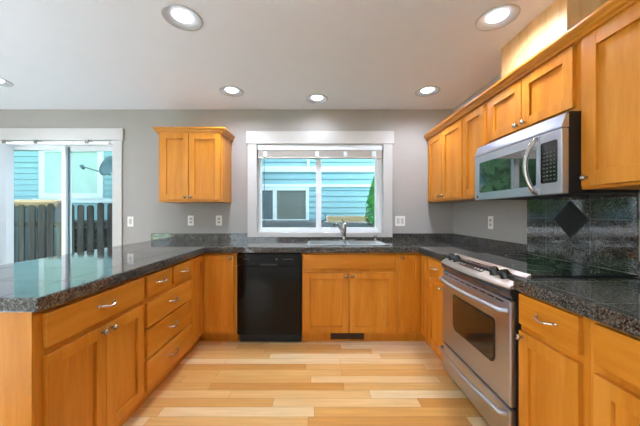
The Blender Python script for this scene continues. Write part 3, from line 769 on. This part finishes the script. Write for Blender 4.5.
# ------------------------------------------------------------------ microwave
MX = 1.20; my0, my1, mz0, mz1 = 1.347, 2.092, 1.325, 1.722
t = thing('microwave', (1.39, 1.72, mz0), 'stainless over-the-range microwave with dark window under the short wall cabinet', 'microwave')
mb = MB(); mb.box(MX+0.035, XR-0.003, my0, my1, mz0+0.004, mz1+0.008, 0.002); mb.build('housing', M['matte_black'], t)
m = MB(); m.prism([(MX+0.0345, my0, 1.652), (MX, my0, 1.652), (MX, my0, 1.660), (MX+0.022, my0, mz1), (MX+0.0345, my0, mz1)], (0, my1-my0, 0)); gr = m.build('top_grille', M['steel'], t)
mb = MB(); mb.box(MX, MX+0.0345, 1.485, my1, mz0, 1.649, 0.004); dr = mb.build('door', M['steel'], t)
mb = MB(); mb.box(MX, MX+0.0345, my0, 1.482, mz0, 1.649, 0.004); cpn = mb.build('control_panel', M['steel'], t)
rounded(1.505, 2.03, 1.378, 1.597, 0.014, 0.014, MX+0.001, -0.0025).build('window', M['mw_glass'], dr)
kp = rounded(1.372, 1.474, 1.385, 1.600, 0.012, 0.012, MX+0.001, -0.0025).build('keypad', M['black'], cpn)
for i in range(4):
    for j in range(8): mb = MB(); mb.box(MX-0.0022, MX-0.0012, 1.384+0.021*i, 1.394+0.021*i, 1.40+0.020*j, 1.406+0.020*j); mb.build('button', M['grey_mark'], kp)
pts = [(MX+0.004, 1.503, 1.632)]
for i in range(13):
    q = -1+2*i/12; pts.append((MX-0.012-0.042*(1-q*q), 1.503+0.012*(1-q*q), 1.628-(1.628-1.342)*i/12))
pts.append((MX+0.004, 1.503, 1.338)); mb = MB(); mb.tube(pts, 0.0125, 12); mb.build('handle', M['nickel'], dr)
mb = MB(); mb.lathe((MX+0.001, 2.055, 1.350), (-1, 0, 0), [(0, 0.009), (0.003, 0.009)], 20); mb.build('badge', M['slot'], dr)

# ------------------------------------------------------------------ outlets and switches
def wall_plate(kind, x, z, label, n=1, axis='y', wall=YB):
    t_ = thing(kind, (x, wall, z) if axis == 'y' else (wall, x, z), label, 'outlet' if 'outlet' in kind else 'switch', 'wall plates around the worktop')
    hw = 0.035+0.023*(n-1)
    def bx(m, a, b, c, e, p, q, bev=0.0):
        if axis == 'y': m.box(a, b, wall-q, wall-p, c, e, bev)
        else: m.box(wall-q, wall-p, a, b, c, e, bev)
    m = MB(); bx(m, x-hw, x+hw, z-0.058, z+0.058, 0.0, 0.006, 0.002); m.build('plate', M['plate'], t_)
    for k in range(n):
        c = x+(k-(n-1)/2)*0.046
        if 'outlet' in kind:
            for dz in (-0.02, 0.02):
                m = MB(); bx(m, c-0.016, c+0.016, z+dz-0.014, z+dz+0.014, 0.006, 0.0075, 0.0005); so = m.build('socket', M['trim'], t_)
                m = MB(); bx(m, c-0.008, c-0.005, z+dz-0.006, z+dz+0.006, 0.0075, 0.008); bx(m, c+0.005, c+0.008, z+dz-0.006, z+dz+0.006, 0.0075, 0.008); m.build('slot', M['slot'], so)
        else:
            m = MB(); bx(m, c-0.016, c+0.016, z-0.033, z+0.033, 0.006, 0.009, 0.001); m.build('rocker', M['trim'], t_)
px = lambda p: (p-317)*YB/F_PX
pz = lambda p: CAM_Z+(213-p)*YB/F_PX
wall_plate('wall_outlet', px(191), pz(220.5), 'white outlet under the left wall cabinet, nearer the patio door')
wall_plate('wall_outlet', px(219), pz(220.5), 'white outlet under the left wall cabinet, nearer the kitchen window')
wall_plate('light_switch', px(130.7), pz(221.5), 'white switch plate between the patio door and the peninsula')
wall_plate('light_switch', px(400), pz(221), 'white double switch plate right of the kitchen window', 2)
wall_plate('wall_outlet', 1.585*275/(491-317), 1.23-9.6*2.505/275, 'white outlet on the right wall, far side of the range', 1, 'x', XR)

# ------------------------------------------------------------------ window blind
t = thing('window_blind', (0.035, YB+0.03, 2.0), 'raised slatted blind bunched at the top of the kitchen window', 'blind')
mb = MB(); mb.box(-0.692, 0.762, YB-0.005, YB+0.05, 1.962, 2.028, 0.003); mb.build('headrail', M['vinyl'], t)
mb = MB()
for k in range(16): mb.box(-0.685, 0.755, YB+0.0, YB+0.048, 1.884+0.0048*k, 1.8865+0.0048*k)
mb.build('slat_stack', M['blind'], t)
mb = MB(); mb.box(-0.685, 0.755, YB+0.0, YB+0.048, 1.868, 1.883, 0.003); mb.build('bottom_rail', M['blind'], t)
mb = MB(); mb.tube([(-0.615, YB-0.002, 1.96), (-0.612, YB-0.004, 1.5), (-0.612, YB-0.004, 1.06)], 0.004, 8); mb.build('wand', M['dish'], t)
mb = MB(); mb.tube([(0.685, YB-0.002, 1.96), (0.686, YB-0.003, 1.66)], 0.003, 6); mb.build('cord', M['vinyl'], t)
for x in (-0.60, 0.0, 0.33, 0.66):
    mb = MB(); mb.box(x-0.022, x+0.022, YB-0.008, YB+0.052, 1.885, 1.945, 0.002); mb.build('clip', M['vinyl'], t)

# ------------------------------------------------------------------ outdoors
ZG = -0.15
mb = MB(); mb.box(-40, 40, -40, YF-0.2, ZG-0.1, ZG); mb.box(-40, XL-0.2, YF-0.2, 40, ZG-0.1, ZG); mb.box(XL-0.2, 40, YB+0.14, 40, ZG-0.1, ZG)
struct(mb.build('ground', M['grass']), 'grassy ground around the house', 'ground')
mb = MB(); mb.prism([(-12, 5.55, ZG), (-12, 5.55, 0.93), (-12, 7.38, 1.04), (-12, 7.38, ZG)], (20, 0, 0)); struct(mb.build('planting_bank', M['mulch']), 'dark mulched bank below the blue house', 'ground')
HY = 7.4
house = thing('neighbour_house', (0, HY, ZG), 'pale blue lap sided house next door with white window trim', 'house')
mb = MB(); pitch = 0.152; n = 40; lap = 0.034
for k in range(n):
    z = ZG+0.6+pitch*k
    mb.prism([(-14, HY, z+0.02), (-14, HY-lap, z+0.02), (-14, HY-lap+0.008, z+pitch), (-14, HY, z+pitch)], (26, 0, 0))
mb.build('siding', M['siding'], house)
mb = MB(); mb.box(-14, 12, HY, HY+0.3, ZG, ZG+0.6+pitch*n); mb.build('wall_core', M['siding'], house)
def band(x0, x1, z0, z1, out_=0.055, nm='trim_board'):
    m = MB(); m.box(x0, x1, HY-out_, HY, z0, z1, 0.004); return m.build(nm, M['out_white'], house)
band(-3.2, 4.0, 2.33, 2.48); band(-3.2, 4.0, 1.925, 2.0); band(-0.27, -0.20, 2.48, 2.66, 0.06)
def nwin(x0, x1, z0, z1, split, mats, tr=0.10):
    m = MB(); o = 0.07
    m.box(x0-tr, x0, HY-o, HY, z0-tr, z1+tr, 0.004); m.box(x1, x1+tr, HY-o, HY, z0-tr, z1+tr, 0.004)
    m.box(x0, x1, HY-o, HY, z0-tr, z0, 0.004); m.box(x0, x1, HY-o, HY, z1, z1+tr, 0.004)
    if split is not None: m.box(split-0.05, split+0.05, HY-o, HY, z0, z1, 0.004)
    f = m.build('window', M['out_white'], house)
    e = [x0]+([split] if split is not None else [])+[x1]
    for a, b, mt in zip(e, e[1:], mats):
        q = MB(); q.box(a, b, HY-0.050, HY-0.036, z0, z1); q.build('pane', mt, f)
nwin(-2.4, -0.30, 1.06, 1.83, -1.13, (M['far_dark'], M['far_glass']), 0.08)
nwin(-7.28, -5.86, 1.75, 2.86, -6.72, (M['far_curtain'], M['far_curtain']), 0.14)
band(-7.6, -4.6, 1.50, 1.61)
mb = MB(); mb.box(-16, -9.6, 3.6, HY-0.06, ZG, 12.0); mb.build('sun_block_wing', M['siding'], house)  # unseen wing added to shade the gap between the houses
# satellite dish on the house
dx, dyy, dz = -5.22, 6.95, 2.39
t = thing('satellite_dish', (dx+0.1, HY-0.02, 2.1), 'grey satellite dish on the blue house, seen through the patio door', 'satellite dish')
mb = MB(); ax = Vector((-0.30, -0.90, 0.30)).normalized()
mb.lathe((dx, dyy, dz), ax, [(0.0, 0.0), (0.01, 0.10), (0.035, 0.19), (0.075, 0.27), (0.079, 0.27), (0.039, 0.19), (0.014, 0.10), (0.004, 0.0)], 28, caps=False); mb.build('reflector', M['dish'], t)
mb = MB(); mb.tube([Vector((dx, dyy, dz-0.2)), Vector((dx, dyy, dz-0.2))+Vector((-0.62, -0.1, 0.2))], 0.014, 8); mb.build('feed_arm', M['dish'], t)
mb = MB(); mb.lathe(Vector((dx, dyy, dz-0.2))+Vector((-0.62, -0.1, 0.18)), (-0.4, 0.1, 0.5), [(-0.05, 0.03), (0.05, 0.045), (0.06, 0.02)], 12); mb.build('feed_horn', M['dish'], t)
mb = MB(); mb.tube([(dx, dyy+0.02, dz-0.05), (dx+0.05, dyy+0.2, dz-0.25), (dx+0.06, HY-0.02, dz-0.3)], 0.022, 8); mb.build('mount', M['dish'], t)
# picket fence
FY = 4.9
t = thing('fence', (-5, FY, ZG), 'weathered grey wooden picket fence outside the patio door', 'fence')
x = -8.2; rr = random.Random(3)
while x < -2.6:
    h = 1.40+rr.uniform(-0.035, 0.02); wd = 0.112+rr.uniform(-0.008, 0.008); tl = rr.uniform(-0.008, 0.008)
    mb = MB(); mb.prism([(x, FY, ZG), (x+wd, FY, ZG), (x+wd+tl, FY, h-0.03), (x+wd-0.025+tl, FY, h), (x+0.025+tl, FY, h), (x+tl, FY, h-0.03)], (0, 0.02, 0))
    mb.build('picket', M['fence'], t); x += 0.176+rr.uniform(-0.006, 0.01)
for z in (0.10, 0.98):
    mb = MB(); mb.box(-8.2, -2.55, FY+0.021, FY+0.06, z, z+0.09, 0.003); mb.build('rail', M['fence'], t)
for x in (-7.4, -5.0, -2.62):
    mb = MB(); mb.box(x-0.045, x+0.045, FY+0.061, FY+0.15, ZG, 1.3, 0.004); mb.build('post', M['fence'], t)
# wooden bin behind the fence
t = thing('storage_bin', (-5.9, 5.3, ZG), 'pale wooden storage bin with sloping lid behind the picket fence', 'storage bin')
mb = MB(); mb.box(-6.6, -5.15, 5.35, 5.5, ZG, 1.34); mb.build('body', M['slate'], t)
mb = MB(); mb.prism([(-6.7, 5.3, 1.36), (-6.7, 5.3, 1.44), (-6.7, 5.54, 1.50), (-6.7, 5.54, 1.345)], (1.6, 0, 0)); mb.build('lid', M['cedar'], t)
# planter and hose on the bank
t = thing('planter', (0.76, 6.95, 1.01), 'long pale wooden planter on the bank outside the kitchen window', 'planter')
mb = MB(); mb.cells([0.25, 0.28, 1.25, 1.28], [6.82, 6.85, 7.05, 7.08], lambda u, v_: not inrect(u, v_, (0.28, 1.25, 6.85, 7.05)), 0.99, 1.15, lambda u, v_, w_: (u, v_, w_)); mb.build('box', M['cedar'], t)
mb = MB(); mb.box(0.28, 1.25, 6.85, 7.05, 0.99, 1.12); mb.build('soil', M['mulch'], t)
mb = MB()
for k in range(3):
    pts = [(0.13+0.10*math.cos(a*math.pi/8), 6.85+0.02*k, 1.12+0.10*math.sin(a*math.pi/8)) for a in range(17)]
    mb.tube(pts, 0.014, 6)
tag(mb.build('garden_hose', M['hose']), 'coiled blue garden hose left of the wooden planter', 'hose')

def leaves(mb, n, surf, size, rnd):
    for _ in range(n):
        p, nrm = surf(rnd); a = Vector((rnd.uniform(-1, 1), rnd.uniform(-1, 1), rnd.uniform(-1, 1))).normalized()
        b = a.cross(nrm+Vector((rnd.uniform(-.6, .6), rnd.uniform(-.6, .6), rnd.uniform(-.6, .6))))
        if b.length < 1e-3: continue
        b.normalize(); a = b.cross(nrm).normalized()
        s_ = size*rnd.uniform(0.6, 1.3)
        mb.bm.faces.new([mb.bm.verts.new(p+a*s_), mb.bm.verts.new(p+b*s_*0.5), mb.bm.verts.new(p-a*s_), mb.bm.verts.new(p-b*s_*0.5)])
t = thing('arborvitae', (1.42, 6.2, 0.95), 'narrow green arborvitae seen at the right side of the kitchen window', 'shrub')
def cone(rnd):
    h = rnd.random()**0.8; z = 0.98+1.28*h; r_ = (0.30*(1-h**2.2)+0.03)*(0.75+0.3*rnd.random()); a = rnd.uniform(0, 2*math.pi)
    return Vector((1.42+r_*math.cos(a), 6.2+r_*math.sin(a), z)), Vector((math.cos(a), math.sin(a), 0.4)).normalized()
mb = MB(); leaves(mb, 4500, cone, 0.035, random.Random(5)); mb.build('foliage', M['conifer'], t)
mb = MB(); mb.tube([(1.42, 6.2, 0.9), (1.42, 6.2, 1.9)], [0.04, 0.012], 8); mb.build('trunk', M['bark'], t)
t = thing('garden_tree', (-3.2, 6.35, 0.95), 'leafy green garden tree mirrored in the microwave window', 'tree')
def blob(rnd):
    c, r_ = rnd.choice([((-3.2, 6.3, 2.9), 0.85), ((-2.6, 6.25, 2.4), 0.65), ((-3.8, 6.3, 2.5), 0.65), ((-3.1, 6.2, 1.9), 0.75), ((-2.4, 6.35, 3.1), 0.6), ((-1.95, 6.2, 2.3), 0.55), ((-1.9, 6.25, 1.7), 0.5)])
    d_ = Vector((rnd.gauss(0, 1), rnd.gauss(0, 1), rnd.gauss(0, 1))).normalized(); q = Vector(c)+d_*r_*(0.7+0.35*rnd.random())
    q.y = min(q.y, 7.2); return q, d_
mb = MB(); leaves(mb, 11000, blob, 0.07, random.Random(9)); mb.build('foliage', M['leaf'], t)
mb = MB(); mb.tube([(-3.2, 6.35, 0.9), (-3.15, 6.33, 1.7), (-3.2, 6.3, 2.8)], [0.08, 0.06, 0.03], 10); mb.build('trunk', M['bark'], t)
